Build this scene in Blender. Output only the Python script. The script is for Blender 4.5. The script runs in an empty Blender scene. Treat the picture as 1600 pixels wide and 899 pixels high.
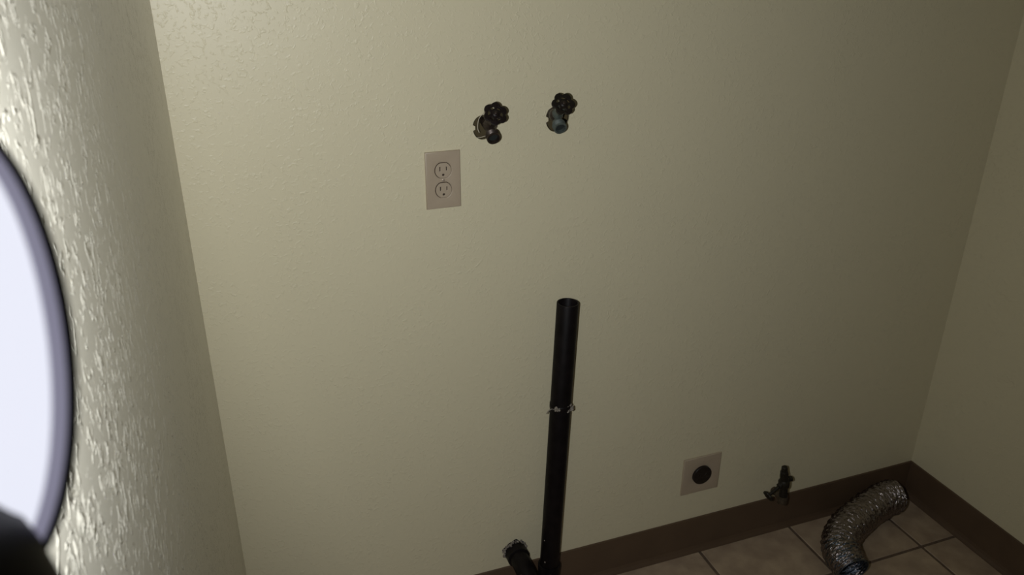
import bpy, bmesh, math, random
from mathutils import Vector, Matrix
random.seed(4)
S = bpy.context.scene
COL = S.collection
PI = math.pi

# ---------------------------------------------------------------- camera
cam_d = bpy.data.cameras.new('camera')
cam = bpy.data.objects.new('camera', cam_d)
COL.objects.link(cam)
CAM = Vector((-0.4084, -1.4946, 1.6152))
RIGHT = Vector((0.93844, -0.34541, 0.00518))
UP = Vector((0.13848, 0.38989, 0.91039))
FWD = Vector((0.31648, 0.85362, -0.41373))
m = Matrix((RIGHT, UP, -FWD)).transposed().to_4x4()
m.translation = CAM
cam.matrix_world = m
cam_d.sensor_width = 36
cam_d.lens = 28.82
cam_d.clip_start = 0.005
cam_d.dof.use_dof = True
cam_d.dof.focus_distance = 1.6
cam_d.dof.aperture_fstop = 20
S.camera = cam

# ---------------------------------------------------------------- world, lights, exposure
w = bpy.data.worlds.new('world')
S.world = w
w.use_nodes = True
w.node_tree.nodes['Background'].inputs[0].default_value = (0.75, 0.85, 1.0, 1)
w.node_tree.nodes['Background'].inputs[1].default_value = 0.012

# the only lamp is the hand lamp's LED (built with the lamp below)
LED_POWER = 44
LED_CONE = 172
LED_AIM = Vector((-0.02, 1.0, -0.33))
LED_COLOR = (0.96, 0.98, 1.0)

S.view_settings.view_transform = 'Standard'
S.view_settings.look = 'None'
S.view_settings.gamma = 1
S.view_settings.use_curve_mapping = False
S.view_settings.exposure = 0.0

# ---------------------------------------------------------------- materials
def mat(name, col, rough=0.5, metal=0.0, noise=None, bump=None, spec=0.5, emit=None):
    """noise = (scale, amount, darker colour); bump = (scale, strength, distance)"""
    M = bpy.data.materials.new(name)
    M.use_nodes = True
    nt = M.node_tree
    b = nt.nodes['Principled BSDF']
    b.inputs['Base Color'].default_value = (*col, 1)
    b.inputs['Roughness'].default_value = rough
    b.inputs['Metallic'].default_value = metal
    b.inputs['Specular IOR Level'].default_value = spec
    tc = nt.nodes.new('ShaderNodeTexCoord')
    if noise:
        n = nt.nodes.new('ShaderNodeTexNoise')
        n.inputs['Scale'].default_value = noise[0]
        n.inputs['Detail'].default_value = 5
        nt.links.new(tc.outputs['Object'], n.inputs['Vector'])
        r = nt.nodes.new('ShaderNodeValToRGB')
        r.color_ramp.elements[0].position = 0.5 - noise[1]
        r.color_ramp.elements[1].position = 0.5 + noise[1]
        r.color_ramp.elements[0].color = (*noise[2], 1)
        r.color_ramp.elements[1].color = (*col, 1)
        nt.links.new(n.outputs['Fac'], r.inputs['Fac'])
        nt.links.new(r.outputs['Color'], b.inputs['Base Color'])
    if bump:
        n2 = nt.nodes.new('ShaderNodeTexNoise')
        n2.inputs['Scale'].default_value = bump[0]
        n2.inputs['Detail'].default_value = 4
        nt.links.new(tc.outputs['Object'], n2.inputs['Vector'])
        bp = nt.nodes.new('ShaderNodeBump')
        bp.inputs['Strength'].default_value = bump[1]
        bp.inputs['Distance'].default_value = bump[2]
        nt.links.new(n2.outputs['Fac'], bp.inputs['Height'])
        nt.links.new(bp.outputs['Normal'], b.inputs['Normal'])
    if emit:
        b.inputs['Emission Color'].default_value = (*emit[0], 1)
        b.inputs['Emission Strength'].default_value = emit[1]
    return M

def wall_mat(name, col, dist, rough):
    """painted drywall with a rolled / knock-down relief"""
    M = bpy.data.materials.new(name)
    M.use_nodes = True
    nt = M.node_tree
    b = nt.nodes['Principled BSDF']
    b.inputs['Base Color'].default_value = (*col, 1)
    b.inputs['Roughness'].default_value = rough
    tc = nt.nodes.new('ShaderNodeTexCoord')
    n1 = nt.nodes.new('ShaderNodeTexNoise')
    n1.inputs['Scale'].default_value = 115
    n1.inputs['Detail'].default_value = 3
    n1.inputs['Distortion'].default_value = 0.8
    n2 = nt.nodes.new('ShaderNodeTexNoise')
    n2.inputs['Scale'].default_value = 9
    n2.inputs['Detail'].default_value = 2
    for n in (n1, n2):
        nt.links.new(tc.outputs['Object'], n.inputs['Vector'])
    r1 = nt.nodes.new('ShaderNodeValToRGB')          # flattened tops
    r1.color_ramp.elements[0].position = 0.54
    r1.color_ramp.elements[1].position = 0.69
    r2 = nt.nodes.new('ShaderNodeValToRGB')          # patches with and without relief
    r2.color_ramp.elements[0].position = 0.35
    r2.color_ramp.elements[1].position = 0.65
    r2.color_ramp.elements[0].color = (.35, .35, .35, 1)
    nt.links.new(n1.outputs['Fac'], r1.inputs['Fac'])
    nt.links.new(n2.outputs['Fac'], r2.inputs['Fac'])
    mul = nt.nodes.new('ShaderNodeMath')
    mul.operation = 'MULTIPLY'
    nt.links.new(r1.outputs['Color'], mul.inputs[0])
    nt.links.new(r2.outputs['Color'], mul.inputs[1])
    bp = nt.nodes.new('ShaderNodeBump')
    bp.inputs['Strength'].default_value = 1.0
    bp.inputs['Distance'].default_value = dist
    nt.links.new(mul.outputs[0], bp.inputs['Height'])
    nt.links.new(bp.outputs['Normal'], b.inputs['Normal'])
    return M

PAINT = (0.68, 0.62, 0.43)
M_back = wall_mat('cream_paint_back', PAINT, 0.00045, 0.42)
M_left = wall_mat('cream_paint_left_lamplit', (0.645, 0.622, 0.53), 0.0012, 0.29)  # same cream paint, greyed to put the bluish near-lamp light into its colour
M_right = wall_mat('cream_paint_right', PAINT, 0.0006, 0.45)
M_ceil = mat('ceiling_paint', (0.75, 0.74, 0.70), 0.8, bump=(120, .4, .002))
M_cavity = mat('cavity_wood', (0.085, 0.064, 0.026), 0.9, noise=(30, .2, (0.068, 0.05, 0.021)))
M_base = mat('brown_vinyl', (0.115, 0.073, 0.042), 0.5, noise=(14, .3, (0.092, 0.058, 0.034)))
M_grout = mat('grout', (0.15, 0.105, 0.07), 0.9, noise=(90, .2, (0.09, 0.06, 0.04)))
M_tile = mat('mottled_tile', (0.45, 0.345, 0.235), 0.45, noise=(16, .17, (0.30, 0.222, 0.155)), bump=(60, .25, .001))
M_plate = mat('almond_plastic', (0.42, 0.34, 0.245), 0.4)
M_recept = mat('almond_receptacle', (0.43, 0.35, 0.255), 0.35)
M_slot = mat('slot_dark', (0.05, 0.033, 0.022), 0.8)
M_screw = mat('screw_paint', (0.36, 0.29, 0.22), 0.35, 0.3)
M_blackp = mat('black_bakelite', (0.012, 0.008, 0.007), 0.35)
M_abs = mat('black_abs', (0.005, 0.0036, 0.0036), 0.45, spec=.14, noise=(40, .12, (0.008, 0.006, 0.006)), bump=(35, .1, .001))
M_resid = mat('pale_residue', (0.30, 0.265, 0.22), 0.9, noise=(160, .15, (0.12, 0.10, 0.08)), bump=(220, .8, .002))
M_wheel1 = mat('brown_black_enamel', (0.012, 0.007, 0.007), 0.45, spec=.25, noise=(120, .2, (0.008, 0.005, 0.004)))
M_wheel2 = mat('green_black_enamel', (0.013, 0.011, 0.007), 0.45, spec=.25, noise=(120, .2, (0.010, 0.006, 0.005)))
M_bronze = mat('dark_bronze', (0.060, 0.045, 0.035), 0.42, 0.55, noise=(90, .2, (0.032, 0.022, 0.018)))
M_patina = mat('green_patina', (0.115, 0.14, 0.122), 0.6, 0.2, noise=(110, .2, (0.055, 0.062, 0.055)))
M_bore = mat('bore_dark', (0.018, 0.022, 0.02), 0.6)
M_thread = mat('pale_thread', (0.55, 0.5, 0.4), 0.8)
M_gas = mat('tarnished_brass', (0.022, 0.018, 0.011), 0.5, 0.3, noise=(110, .2, (0.012, 0.010, 0.006)))
M_gas2 = mat('dusty_brass', (0.10, 0.075, 0.045), 0.55, 0.3, noise=(110, .25, (0.04, 0.03, 0.018)))
M_foil = mat('foil', (0.30, 0.265, 0.255), 0.24, 1.0, bump=(75, 1.0, .007))
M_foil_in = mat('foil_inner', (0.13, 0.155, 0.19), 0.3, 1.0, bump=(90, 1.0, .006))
M_lens = mat('lit_reflector', (0.9, 0.9, 0.95), 0.25, noise=None, emit=((0.86, 0.88, 1.0), 0.95))
M_rim = mat('lilac_translucent_rim', (0.35, 0.34, 0.42), 0.4, emit=((0.72, 0.70, 0.95), 0.30))
M_core = mat('violet_lens_core', (0.02, 0.012, 0.05), 0.2)
M_bezel = mat('dark_grey_rubber', (0.035, 0.033, 0.042), 0.5)
M_shell = mat('grey_lilac_shell', (0.33, 0.32, 0.40), 0.35)
M_grip = mat('black_rubber_grip', (0.004, 0.003, 0.004), 0.6)

# ---------------------------------------------------------------- helpers
def link(name, me, m, parent=None, loc=None, smooth=False):
    o = bpy.data.objects.new(name, me)
    COL.objects.link(o)
    if m:
        me.materials.clear()
        me.materials.append(m)
    if parent:
        o.parent = parent
    if loc is not None:
        o.location = loc
    if smooth:
        for p in me.polygons:
            p.use_smooth = True
    return o

def from_bm(name, bm, m, parent=None, loc=None, smooth=False):
    me = bpy.data.meshes.new(name)
    bmesh.ops.recalc_face_normals(bm, faces=bm.faces)
    bm.to_mesh(me)
    bm.free()
    return link(name, me, m, parent, loc, smooth)

def thing(name, label, cat, loc=(0, 0, 0), group=None):
    o = bpy.data.objects.new(name, None)
    o.empty_display_size = 0.03
    COL.objects.link(o)
    o.location = loc
    o['label'] = label
    o['category'] = cat
    if group:
        o['group'] = group
    return o

def struct(o):
    o['kind'] = 'structure'
    return o

def box_bm(bm, x0, x1, y0, y1, z0, z1, bev=0.0, seg=2):
    r = bmesh.ops.create_cube(bm, size=1)
    vs = r['verts']
    bmesh.ops.scale(bm, vec=(x1 - x0, y1 - y0, z1 - z0), verts=vs)
    bmesh.ops.translate(bm, vec=((x0 + x1) / 2, (y0 + y1) / 2, (z0 + z1) / 2), verts=vs)
    if bev:
        es = list({e for v in vs for e in v.link_edges})
        bmesh.ops.bevel(bm, geom=es, offset=bev, segments=seg, affect='EDGES', profile=.6)
    return bm

def box(name, x0, x1, y0, y1, z0, z1, m, parent=None, bev=0.0, seg=2, smooth=False):
    return from_bm(name, box_bm(bmesh.new(), x0, x1, y0, y1, z0, z1, bev, seg), m, parent, smooth=smooth)

def frame_of(d):
    d = Vector(d).normalized()
    a = Vector((1, 0, 0)) if abs(d.x) < .8 else Vector((0, 0, 1))
    u = (a - d * a.dot(d)).normalized()
    return u, d.cross(u), d

def lathe_bm(bm, origin, axis, profile, seg=32, closed=False, jag=None):
    """profile = [(distance along the axis, radius)], revolved about axis"""
    u, v, d = frame_of(axis)
    o = Vector(origin)
    rings = []
    for t, r in profile:
        ring = []
        for i in range(seg):
            a = 2 * PI * i / seg
            rr = r * (jag(t, a) if jag else 1)
            ring.append(bm.verts.new(o + d * t + (u * math.cos(a) + v * math.sin(a)) * rr))
        rings.append(ring)
    for A, B in zip(rings, rings[1:]):
        for i in range(seg):
            j = (i + 1) % seg
            bm.faces.new((A[i], A[j], B[j], B[i]))
    if closed == 'both':
        bm.faces.new(rings[0][::-1]); bm.faces.new(rings[-1])
    elif closed == 'start':
        bm.faces.new(rings[0])
    elif closed == 'end':
        bm.faces.new(rings[-1])
    elif closed == 'loop':
        A, B = rings[-1], rings[0]
        for i in range(seg):
            j = (i + 1) % seg
            bm.faces.new((A[i], A[j], B[j], B[i]))
    return bm

def lathe(name, origin, axis, profile, m, parent=None, seg=32, closed='both', smooth=True, jag=None):
    o = from_bm(name, lathe_bm(bmesh.new(), origin, axis, profile, seg, closed, jag), m, parent)
    if smooth:
        set_smooth(o)
    return o

def set_smooth(o, ang=40):
    me = o.data
    for p in me.polygons:
        p.use_smooth = True
    bm = bmesh.new(); bm.from_mesh(me)
    lim = math.radians(ang)
    for e in bm.edges:
        e.smooth = not (len(e.link_faces) == 2 and e.calc_face_angle(0) > lim)
    bm.to_mesh(me); bm.free()

def tube_bm(bm, pts, rad, seg=16, caps=True):
    """swept tube; rad is a number, a list, or f(i, angle)"""
    pts = [Vector(p) for p in pts]
    n = len(pts)
    tang = [(pts[min(i + 1, n - 1)] - pts[max(i - 1, 0)]).normalized() for i in range(n)]
    u, v, _ = frame_of(tang[0])
    rings = []
    for i, p in enumerate(pts):
        t = tang[i]
        u = (u - t * u.dot(t)).normalized()
        v = t.cross(u)
        ring = []
        for k in range(seg):
            a = 2 * PI * k / seg
            r = rad(i, a) if callable(rad) else (rad[i] if isinstance(rad, (list, tuple)) else rad)
            ring.append(bm.verts.new(p + (u * math.cos(a) + v * math.sin(a)) * r))
        rings.append(ring)
    for A, B in zip(rings, rings[1:]):
        for i in range(seg):
            j = (i + 1) % seg
            bm.faces.new((A[i], A[j], B[j], B[i]))
    if caps:
        bm.faces.new(rings[0][::-1]); bm.faces.new(rings[-1])
    return rings

def catmull(P, n):
    P = [Vector(p) for p in P]
    P = [P[0] * 2 - P[1]] + P + [P[-1] * 2 - P[-2]]
    out = []
    for i in range(1, len(P) - 2):
        for k in range(n):
            t = k / n
            a, b, c, d = P[i - 1:i + 3]
            out.append(0.5 * ((2 * b) + (c - a) * t + (2 * a - 5 * b + 4 * c - d) * t * t + (3 * b - a - 3 * c + d) * t ** 3))
    out.append(P[-2].copy())
    return out

def flat_mesh(outer, holes, depth, bevel=0.0, bres=1):
    """a filled 2-D outline with holes, extruded symmetrically by depth about z = 0"""
    cu = bpy.data.curves.new('outline', 'CURVE')
    cu.dimensions = '2D'
    cu.fill_mode = 'BOTH'
    cu.extrude = depth / 2 - bevel
    cu.bevel_depth = bevel
    cu.bevel_resolution = bres
    for poly in [outer] + holes:
        s = cu.splines.new('POLY')
        s.points.add(len(poly) - 1)
        for p, (x, y) in zip(s.points, poly):
            p.co = (x, y, 0, 1)
        s.use_cyclic_u = True
    o = bpy.data.objects.new('outline', cu)
    me = bpy.data.meshes.new_from_object(o)
    bpy.data.objects.remove(o)
    bpy.data.curves.remove(cu)
    bm = bmesh.new(); bm.from_mesh(me)
    bmesh.ops.remove_doubles(bm, verts=bm.verts, dist=1e-6)
    bmesh.ops.recalc_face_normals(bm, faces=bm.faces)
    bm.to_mesh(me); bm.free()
    return me

def circle(cx, cy, r, n=40, f=None):
    return [(cx + r * (f(2 * PI * i / n) if f else 1) * math.cos(2 * PI * i / n),
             cy + r * (f(2 * PI * i / n) if f else 1) * math.sin(2 * PI * i / n)) for i in range(n)]

# x, z outline -> stands on the wall plane facing -Y
WALLROT = Matrix.Rotation(PI / 2, 4, 'X')

# ---------------------------------------------------------------- setting
XL, XR, ZC, YF = -0.4733, 1.4368, 2.52, -1.95
HOLES = [(0.087, 1.2408, 0.0245), (0.241, 1.2460, 0.0265)]
DRAIN = (0.157, 0.166)

def tabbed(a):
    d = abs(a - PI)
    return (0.78 if d < 0.16 else 1.0) * (1 + 0.025 * math.sin(3 * a + 1))
def ragged(a):
    return 1 + 0.07 * math.sin(5 * a) + 0.05 * math.sin(9 * a + 1)
hs = [circle(x, z, r, 80, tabbed) for x, z, r in HOLES] + [circle(DRAIN[0], DRAIN[1], 0.031, 48, ragged)]
me = flat_mesh([(XL, 0), (XR, 0), (XR, ZC), (XL, ZC)], hs, 0.0127)
me.transform(Matrix.Translation((0, 0.00635, 0)) @ WALLROT)
wb = struct(link('wall_back', me, M_back))
cb = bmesh.new()
for x, z, r in HOLES:
    box_bm(cb, x - r * 1.5, x + r * 1.5, 0.024, 0.04, z - r * 1.5, z + r * 1.5)
from_bm('wall_cavity', cb, M_cavity, wb)
struct(box('wall_left', XL - 0.09, XL, YF, 0.0127, 0, ZC, M_left))
struct(box('wall_right', XR, XR + 0.09, YF, 0.0127, 0, ZC, M_right))
struct(box('ceiling', XL - .09, XR + .09, YF, 0.0127, ZC, ZC + 0.05, M_ceil))

floor = struct(box('floor', XL - .09, XR + .09, YF, 0.0127, -0.05, -0.0025, M_grout))
xs = sorted([XL, XR] + [1.306 - 0.3 * k for k in range(6)])
ys = sorted([0.0, YF] + [-0.2045 - 0.3 * k for k in range(6)])
G = 0.0042
tile_cache = {}
for i in range(len(xs) - 1):
    for j in range(len(ys) - 1):
        x0, x1, y0, y1 = xs[i] + G, xs[i + 1] - G, ys[j] + G, ys[j + 1] - G
        key = (round(x1 - x0, 4), round(y1 - y0, 4))
        if key not in tile_cache:
            b = box_bm(bmesh.new(), -key[0] / 2, key[0] / 2, -key[1] / 2, key[1] / 2, -0.006, 0, 0.0018, 1)
            me = bpy.data.meshes.new('tile'); b.to_mesh(me); b.free()
            me.materials.append(M_tile)
            tile_cache[key] = me
        o = bpy.data.objects.new('tile', tile_cache[key])
        COL.objects.link(o)
        o.parent = floor
        o.location = ((x0 + x1) / 2, (y0 + y1) / 2, 0)

def baseboard(name, a, b, inward):
    """vinyl cove base: thin sheet with a rounded top and a flared toe, run from a to b"""
    prof = [(0, .0), (.011, .0), (.010, .004), (.006, .011), (.0035, .02), (.0035, .117), (.0025, .1195), (0, .12)]
    bm = bmesh.new()
    inward = Vector(inward)
    rows = [[bm.verts.new(Vector(p) + inward * t + Vector((0, 0, z))) for t, z in prof] for p in (a, b)]
    n = len(prof)
    for i in range(n):
        j = (i + 1) % n
        bm.faces.new((rows[0][i], rows[0][j], rows[1][j], rows[1][i]))
    bm.faces.new(rows[0]); bm.faces.new(rows[1][::-1])
    return struct(from_bm(name, bm, M_base))
baseboard('baseboard_back', (XL, 0, 0), (XR, 0, 0), (0, -1, 0))
baseboard('baseboard_right', (XR, 0, 0), (XR, YF, 0), (-1, 0, 0))
baseboard('baseboard_left', (XL, 0, 0), (XL, YF, 0), (1, 0, 0))

# ---------------------------------------------------------------- washer valves
def handwheel_mesh(R):
    N = 6
    ph = 0.22
    def lobe(a):
        return 0.74 + 0.26 * abs(math.cos(N * (a - ph) / 2)) ** 0.7
    outer = circle(0, 0, R, 140, lobe)
    holes = []
    for k in range(N):
        a = ph + 2 * PI * (k + .5) / N
        c, s = math.cos(a), math.sin(a)
        tri = [(0.40, -0.10), (0.40, 0.10), (0.50, 0.19), (0.62, 0.24), (0.66, 0), (0.62, -0.24), (0.50, -0.19)]
        holes.append([(R * (c * x - s * y), R * (s * x + c * y)) for x, y in tri])
    return flat_mesh(outer, holes, 0.0046, 0.0005, 2)

def washer_valve(loc, label, mwheel, mbody, mout, spin, Rw, thread=False):
    t = thing('washer_valve', label, 'valve', loc, 'washer supply valves')
    B = Vector((0, -0.022, 0.008))
    lathe('inlet_pipe', (0, 0.024, .008), (0, -1, 0), [(0, .0075), (.022, .0075), (.023, .0105), (.040, .0105), (.042, .009)], mbody, t, 24)
    lathe('body', B + Vector((0, .014, 0)), (0, -1, 0), [(0, .008), (.003, .0115), (.010, .0132), (.017, .0128), (.022, .0095)], mbody, t, 28)
    ax = Vector((-0.05, -0.78, 0.62)).normalized()
    if mout is M_patina:
        neck = M_patina
    else:
        neck = mbody
    lathe('bonnet', B, ax, [(0, .0108), (.013, .0108), (.015, .0092), (.020, .0092)], neck, t, 24)
    lathe('packing_nut', B, ax, [(.018, .0100), (.020, .0110), (.027, .0110), (.029, .0088)], neck, t, 6, smooth=False)
    lathe('stem', B, ax, [(.028, .0042), (.044, .0042)], mbody, t, 16)
    me = handwheel_mesh(Rw)
    u, v, d = frame_of(ax)
    M4 = Matrix((u, v, d)).transposed().to_4x4()
    M4.translation = B + ax * 0.048
    me.transform(M4 @ Matrix.Rotation(spin, 4, 'Z'))
    hw = link('handwheel', me, mwheel, t)
    set_smooth(hw, 50)
    lathe('hub', B, ax, [(.0420, .0055), (.0505, .0072), (.0520, .0060), (.0530, .003)], mwheel, hw, 24)
    lathe('wheel_screw', B, ax, [(.0520, .0030), (.0545, .0030), (.0550, .002)], mbody, hw, 12)
    oa = Vector((-0.05, -0.90, -0.42)).normalized()
    pr = [(.008, .0105), (.014, .0105)]
    for k in range(5):
        pr += [(.0145 + k * .0026, .0118), (.0158 + k * .0026, .0133)]
    pr += [(.0285, .0128), (.0285, .0098), (.014, .0092)]
    out = lathe('hose_outlet', B + Vector((0, 0, -.008)), oa, pr, mout, t, 32, closed='start')
    lathe('outlet_bore', B + Vector((0, 0, -.008)), oa, [(.021, .0005), (.0212, .0096), (.019, .0096)], M_bore, out, 24)
    if thread:
        bm = bmesh.new()
        tube_bm(bm, catmull([(-.014, -.030, .036), (-.0215, -.020, .022), (-.0230, -.016, .004), (-.020, -.016, -.006)], 6), .0006, 6)
        tube_bm(bm, catmull([(-.024, -.006, -.018), (-.018, -.020, -.014), (-.012, -.034, -.008), (-.002, -.044, .000)], 6), .0006, 6)
        from_bm('thread', bm, M_thread, t)
    return t

washer_valve((0.0910, 0, 1.2410), 'left washer valve with brown-black handwheel and thin pale thread, above the outlet',
             M_wheel1, M_bronze, M_bronze, 0.04, 0.0228, True)
washer_valve((0.2282, 0, 1.2500), 'right washer valve with greenish patina body under a black handwheel',
             M_wheel2, M_bronze, M_patina, -0.35, 0.0228)

# ---------------------------------------------------------------- duplex outlet
t = thing('duplex_outlet', 'beige duplex power outlet with two three-hole receptacles below left valve', 'outlet', (0, 0, 1.1448))
PW, PH = 0.035, 0.05715
def recept_outline(cz, r=0.0153, h=0.0141, n=48):
    return [(r * math.cos(2 * PI * i / n), cz + max(-h, min(h, r * math.sin(2 * PI * i / n)))) for i in range(n)]
def rr(x0, x1, y0, y1):
    return [(x0, y0), (x1, y0), (x1, y1), (x0, y1)]
me = flat_mesh(rr(-PW + .002, PW - .002, -PH + .002, PH - .002), [recept_outline(.0198, .0186, .0174), recept_outline(-.0198, .0186, .0174)], 0.0060, 0.0020, 3)
me.transform(Matrix.Translation((0, -0.003, 0)) @ WALLROT)
plate = link('cover_plate', me, M_plate, t)
set_smooth(plate, 50)
box('inner_box', -.020, .020, -.0010, -.0001, -.040, .040, M_slot, t)
for cz in (.0198, -.0198):
    g = [(0.0030 * math.cos(a), cz - .0088 + 0.0028 * math.sin(a)) for a in [2 * PI * k / 14 for k in range(14)]]
    holes = [rr(-.0080, -.0050, cz - .0016, cz + .0080), rr(.0050, .0079, cz - .0012, cz + .0074), g]
    me = flat_mesh(recept_outline(cz), holes, 0.0022, 0.0005, 1)
    me.transform(Matrix.Translation((0, -0.0058, 0)) @ WALLROT)
    r = link('receptacle', me, M_recept, t)
lathe('plate_screw', (0, -.0055, 0), (0, -1, 0), [(0, .0030), (.0009, .0030), (.0014, .0020)], M_screw, plate, 16)

# ---------------------------------------------------------------- dryer receptacle
t = thing('dryer_receptacle', 'square beige wall plate with one large round black dryer socket near baseboard', 'outlet', (0.682, 0, 0.2674))
me = flat_mesh(rr(-.0543, .0543, -.0543, .0543), [circle(0, 0, .0292, 48)], 0.0065, 0.0023, 3)
me.transform(Matrix.Translation((0, -0.00325, 0)) @ WALLROT)
pl = link('cover_plate', me, M_plate, t)
set_smooth(pl, 50)
slots = [[(-.0135, .007), (-.0115, .0085), (-.005, -.0005), (-.007, -.002)],
         [(.0135, .007), (.0115, .0085), (.005, -.0005), (.007, -.002)],
         rr(-.0012, .0012, -.016, -.0065)]
me = flat_mesh(circle(0, 0, .0264, 56), slots, 0.012, 0.001, 2)
me.transform(Matrix.Translation((0, -0.0062, 0)) @ WALLROT)
so = link('socket', me, M_blackp, t)
set_smooth(so, 50)
box('slot_backing', -.018, .018, -.003, -.001, -.018, .012, M_slot, so)
for z in (.043, -.043):
    lathe('plate_screw', (0, -.006, z), (0, -1, 0), [(0, .0030), (.0007, .0030), (.0011, .0020)], M_plate, pl, 16)

# ---------------------------------------------------------------- drain standpipe
t = thing('drain_standpipe', 'tall black plastic drain standpipe with open top in front of wall', 'pipe', (0.2374, -0.034, 0))
def SP(z):                       # axis of the slightly leaning pipe, local to the thing
    return Vector((0.0251 * (z - .1162) / .7424, 0, z))
axd = (SP(.86) - SP(.10)).normalized()
L = (SP(.852) - SP(.10)).length
lathe('pipe', SP(.10), axd, [(0, .0242), (L - .001, .0242), (L, .0236), (L, .0212), (L - .001, .0206), (.02, .0206)], M_abs, t, 40, closed='start')
lathe('coupling', SP(.06), axd, [(0, .0252), (.066, .0285), (.067, .0283), (.068, .0245)], M_abs, t, 40, closed='start')
lathe('joint_ring', SP(.594), axd, [(-.008, .0240), (-.006, .0254), (.004, .0254), (.006, .0240)], M_abs, t, 40, closed=False)
trap_pts = catmull([(DRAIN[0] - .2374, .05, DRAIN[1]), (DRAIN[0] - .2374, .0, DRAIN[1]), (DRAIN[0] - .2374, -.045, DRAIN[1] - .003),
                    (DRAIN[0] - .2362, -.075, DRAIN[1] - .022), (DRAIN[0] - .232, -.088, DRAIN[1] - .060), (-.065, -.085, .068), (-.045, -.060, .036),
                    (-.018, -.022, .032), (-.003, -.004, .050), (-.001, 0, .075)], 6)
bm = bmesh.new()
tube_bm(bm, trap_pts, .0235, 28)
arm = from_bm('trap_arm', bm, M_abs, t, smooth=True)
lathe('arm_collar', (DRAIN[0] - .2374, .032, DRAIN[1]), (0, -1, 0), [(0, .024), (.0, .0275), (.028, .0280), (.030, .0245)], M_abs, arm, 36)
rnd = random.Random(3)
def crumbs(bm, c, n, spread, size):
    for _ in range(n):
        r = bmesh.ops.create_icosphere(bm, subdivisions=1, radius=size * rnd.uniform(.5, 1.2))
        for v in r['verts']:
            v.co *= rnd.uniform(.75, 1.2)
        bmesh.ops.translate(bm, vec=Vector(c) + Vector([rnd.uniform(-1, 1) * s for s in spread]), verts=r['verts'])
bm = bmesh.new()                                   # broken plaster around the drain arm
for k in range(44):
    a = PI * (-.22 + 1.30 * k / 43) 
    rr_ = rnd.uniform(.0265, .0325)
    crumbs(bm, (DRAIN[0] - .2374 + rr_ * math.cos(a), .034 - rnd.uniform(.001, .010), DRAIN[1] + rr_ * math.sin(a)), 1, (.001, .001, .001), .0036)
o = from_bm('plaster_crumbs', bm, M_resid, t); o['kind'] = 'stuff'
bm = bmesh.new()                                   # dried glue and lint on the joint
P = SP(.594)
crumbs(bm, P + Vector((.0150, -.0190, .0)), 14, (.0065, .003, .0075), .0046)
crumbs(bm, P + Vector((-.0140, -.0190, .001)), 12, (.0075, .003, .0050), .0040)
tube_bm(bm, catmull([P + Vector((-.018, -.014, -.003)), P + Vector((-.027, -.012, .001)), P + Vector((-.034, -.010, -.004)), P + Vector((-.038, -.009, -.011))], 5), .0011, 6)
o = from_bm('dried_glue', bm, M_resid, t); o['kind'] = 'stuff'
bm = bmesh.new()
crumbs(bm, SP(.150) + Vector((-.0195, -.0150, 0)), 3, (.002, .001, .003), .0020)
crumbs(bm, SP(.215) + Vector((-.0215, -.0100, 0)), 1, (.001, .001, .001), .0018)
o = from_bm('glue_drips', bm, M_resid, t); o['kind'] = 'stuff'

# ---------------------------------------------------------------- gas valve
t = thing('gas_valve', 'small tarnished gas shutoff valve at baseboard between dryer socket and foil duct', 'valve', (0.9180, -0.050, 0.2))
lathe('supply_pipe', (.012, .045, -.050), (0, -1, 0), [(0, .0105), (.040, .0105)], M_gas2, t, 20)
lathe('elbow', (.012, .004, -.066), (0, 0, 1), [(0, .010), (.003, .0135), (.022, .0140), (.030, .0115)], M_gas2, t, 24)
lathe('body', (.008, 0, -.036), (-.10, 0, 1), [(0, .0115), (.030, .0115), (.034, .0150), (.050, .0155), (.056, .0115), (.060, .0120), (.066, .0105)], M_gas, t, 24)
lathe('flare_cap', (.001, 0, .026), (-.12, 0, 1), [(0, .0125), (.020, .0115), (.024, .0095), (.037, .0085), (.039, .006)], M_gas, t, 6, smooth=False)
lathe('side_plug', (.010, 0, .018), (1, 0, .0), [(0, .006), (.007, .006), (.008, .0078), (.016, .0078), (.018, .005)], M_gas, t, 16)
d = Vector((-.84, -.1, -.44)).normalized()
lathe('stem', (-.001, -.002, .010), d, [(0, .009), (.016, .0088), (.018, .005), (.054, .0045)], M_gas, t, 16)
me = flat_mesh(circle(0, 0, .0140, 60, lambda a: .82 + .18 * abs(math.cos(2.5 * a))), [], 0.007, .002, 2)
u, v, dd = frame_of(d)
M4 = Matrix((u, v, dd)).transposed().to_4x4()
M4.translation = Vector((-.001, -.002, .010)) + d * .055
me.transform(M4)
kn = link('valve_knob', me, M_gas, t)
set_smooth(kn, 50)

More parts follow.
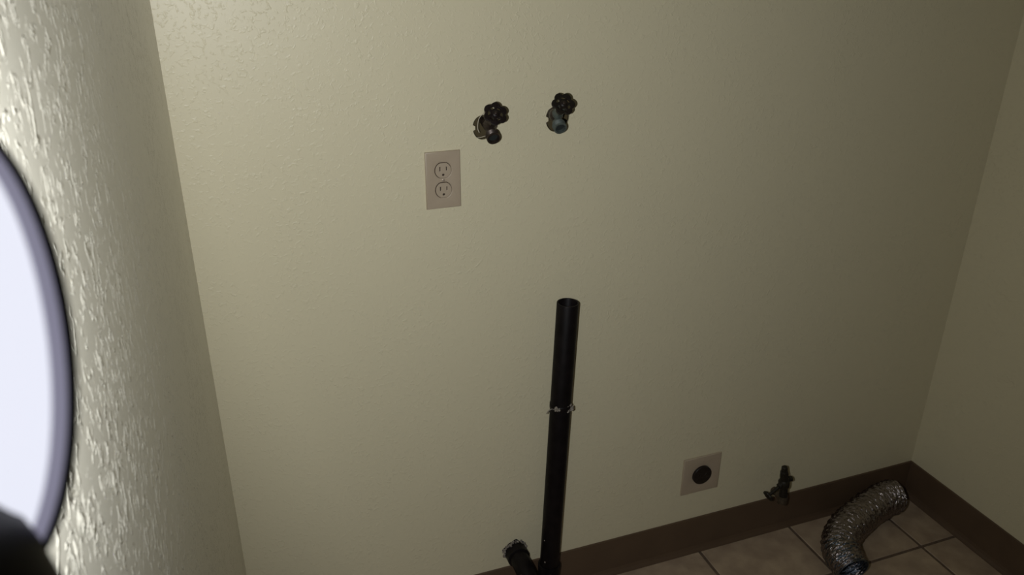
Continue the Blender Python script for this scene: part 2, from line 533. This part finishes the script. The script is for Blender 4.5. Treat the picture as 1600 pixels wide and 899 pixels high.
# ---------------------------------------------------------------- dryer duct
t = thing('dryer_duct', 'crinkled silver foil dryer duct lying bent on the tiles in corner', 'duct', (1.14, -0.12, 0))
O = Vector((1.14, -0.12, 0))
path = catmull([Vector(p) - O for p in ((1.338, -.060, .058), (1.318, -.060, .060), (1.262, -.067, .058), (1.172, -.094, .056),
                                        (1.090, -.130, .056), (1.040, -.172, .056), (1.020, -.212, .054), (1.016, -.252, .046))], 34)
nP = len(path)
rn = random.Random(8)
SEG = 56
ph = [rn.uniform(0, 6.28) for _ in range(12)]
def duct_r(i, a):
    s = i / 4.2
    rib = 0.0011 * math.sin(2 * PI * s + a)                       # wire helix
    cr = (0.0012 * math.sin(5 * a + .55 * i + ph[0]) + 0.0010 * math.sin(9 * a - .83 * i + ph[1])
          + 0.0009 * math.sin(13 * a + 1.37 * i + ph[2]) + 0.0007 * math.sin(3 * a - .21 * i + ph[3]))
    r = 0.0485 + rib + cr
    e = (nP - 1 - i) / 45
    if e < 1:                                                     # slack open mouth
        r *= 0.90 + 0.10 * e
    k = i / 30
    if k < 1:                                                     # crushed, pinched far end
        r *= math.sqrt(max(0.0, 1 - (1 - k) ** 2)) * .96 + .04
    return r
bm = bmesh.new()
rings = tube_bm(bm, path, duct_r, SEG, caps=False)
bm.faces.new(rings[0][::-1])
duct = from_bm('foil_hose', bm, M_foil, t, smooth=True)
bm = bmesh.new()                                                  # inner lining of the open mouth
def inner_r(i, a):
    return duct_r(nP - 1 - i, a) - 0.0012 - (0.0 if i else -.0008)
rings = tube_bm(bm, path[::-1][:60], inner_r, SEG, caps=False)
from_bm('inner_lining', bm, M_foil_in, t, smooth=True)
bm = bmesh.new()
u, v, d = frame_of(path[-1] - path[-2])
ringp = [path[-1] + (u * math.cos(a) + v * math.sin(a)) * .0437 for a in [2 * PI * k / 40 for k in range(41)]]
tube_bm(bm, ringp, .0016, 8, caps=False)
from_bm('end_wire', bm, M_foil_in, t, smooth=True)

# ---------------------------------------------------------------- hand lamp beside the camera, in front of the left wall
LAMP = Vector((-0.44484, -1.37833, 1.56133))
t = thing('hand_lamp', 'glowing round white hand lamp with black grip, close up at left wall', 'lamp', LAMP)
N = Vector((0.805, 0.527, -0.271)).normalized()                   # the way the lamp faces
Rr = 0.0315
lathe('bezel', (0, 0, 0), N, [(-.0010, Rr - .0003), (-.0008, Rr - .0001), (.0001, Rr), (.0003, Rr - .0004), (.0000, Rr - .0007), (-.0008, Rr - .0007)], M_bezel, t, 128, closed='loop')
lathe('rim_ring', (0, 0, 0), N, [(-.0008, Rr - .0004), (-.0016, Rr - .0008), (-.0022, Rr - .0014)], M_rim, t, 128, closed=False)
lathe('housing', (0, 0, 0), N, [(-.0022, Rr - .0014), (-.0046, Rr - .0026), (-.0070, Rr - .0052), (-.0080, .0243)], M_lens, t, 128, closed=False)
lathe('body', (0, 0, 0), N, [(-.0076, .0238), (-.0082, .0250), (-.0100, .0248), (-.0150, .0200), (-.0185, .0125), (-.0195, .006)], M_core, t, 96, closed='end')
bm = bmesh.new()
g0 = CAM + (RIGHT * ((-190 - 800) / 1280.7) + UP * (-(824 - 449.5) / 1280.7) + FWD) * 0.088 - t.location
g1 = CAM + (RIGHT * ((-2 - 800) / 1280.7) + UP * (-(1130 - 449.5) / 1280.7) + FWD) * 0.092 - t.location
tube_bm(bm, [g0 + (g1 - g0) * k / 8 for k in range(9)], [.005, .0100, .0118, .0122, .0122, .0122, .0118, .0105, .006], 32)
from_bm('grip', bm, M_grip, t, smooth=True)
ld = bpy.data.lights.new('lamp_led', 'SPOT')                      # the lamp's own light, deep in the housing
ld.spot_size = math.radians(LED_CONE)
ld.spot_blend = 1.0
ld.shadow_soft_size = 0.004
ld.energy = LED_POWER
ld.color = LED_COLOR
lo = bpy.data.objects.new('lamp_led', ld)
COL.objects.link(lo)
lo.parent = t
side = N.cross(Vector((0, 0, 1))).normalized()
lo.location = N * -0.0112 + side * -0.006 + side.cross(N) * -0.0118
lo.rotation_euler = (LED_AIM).to_track_quat('-Z', 'Y').to_euler()
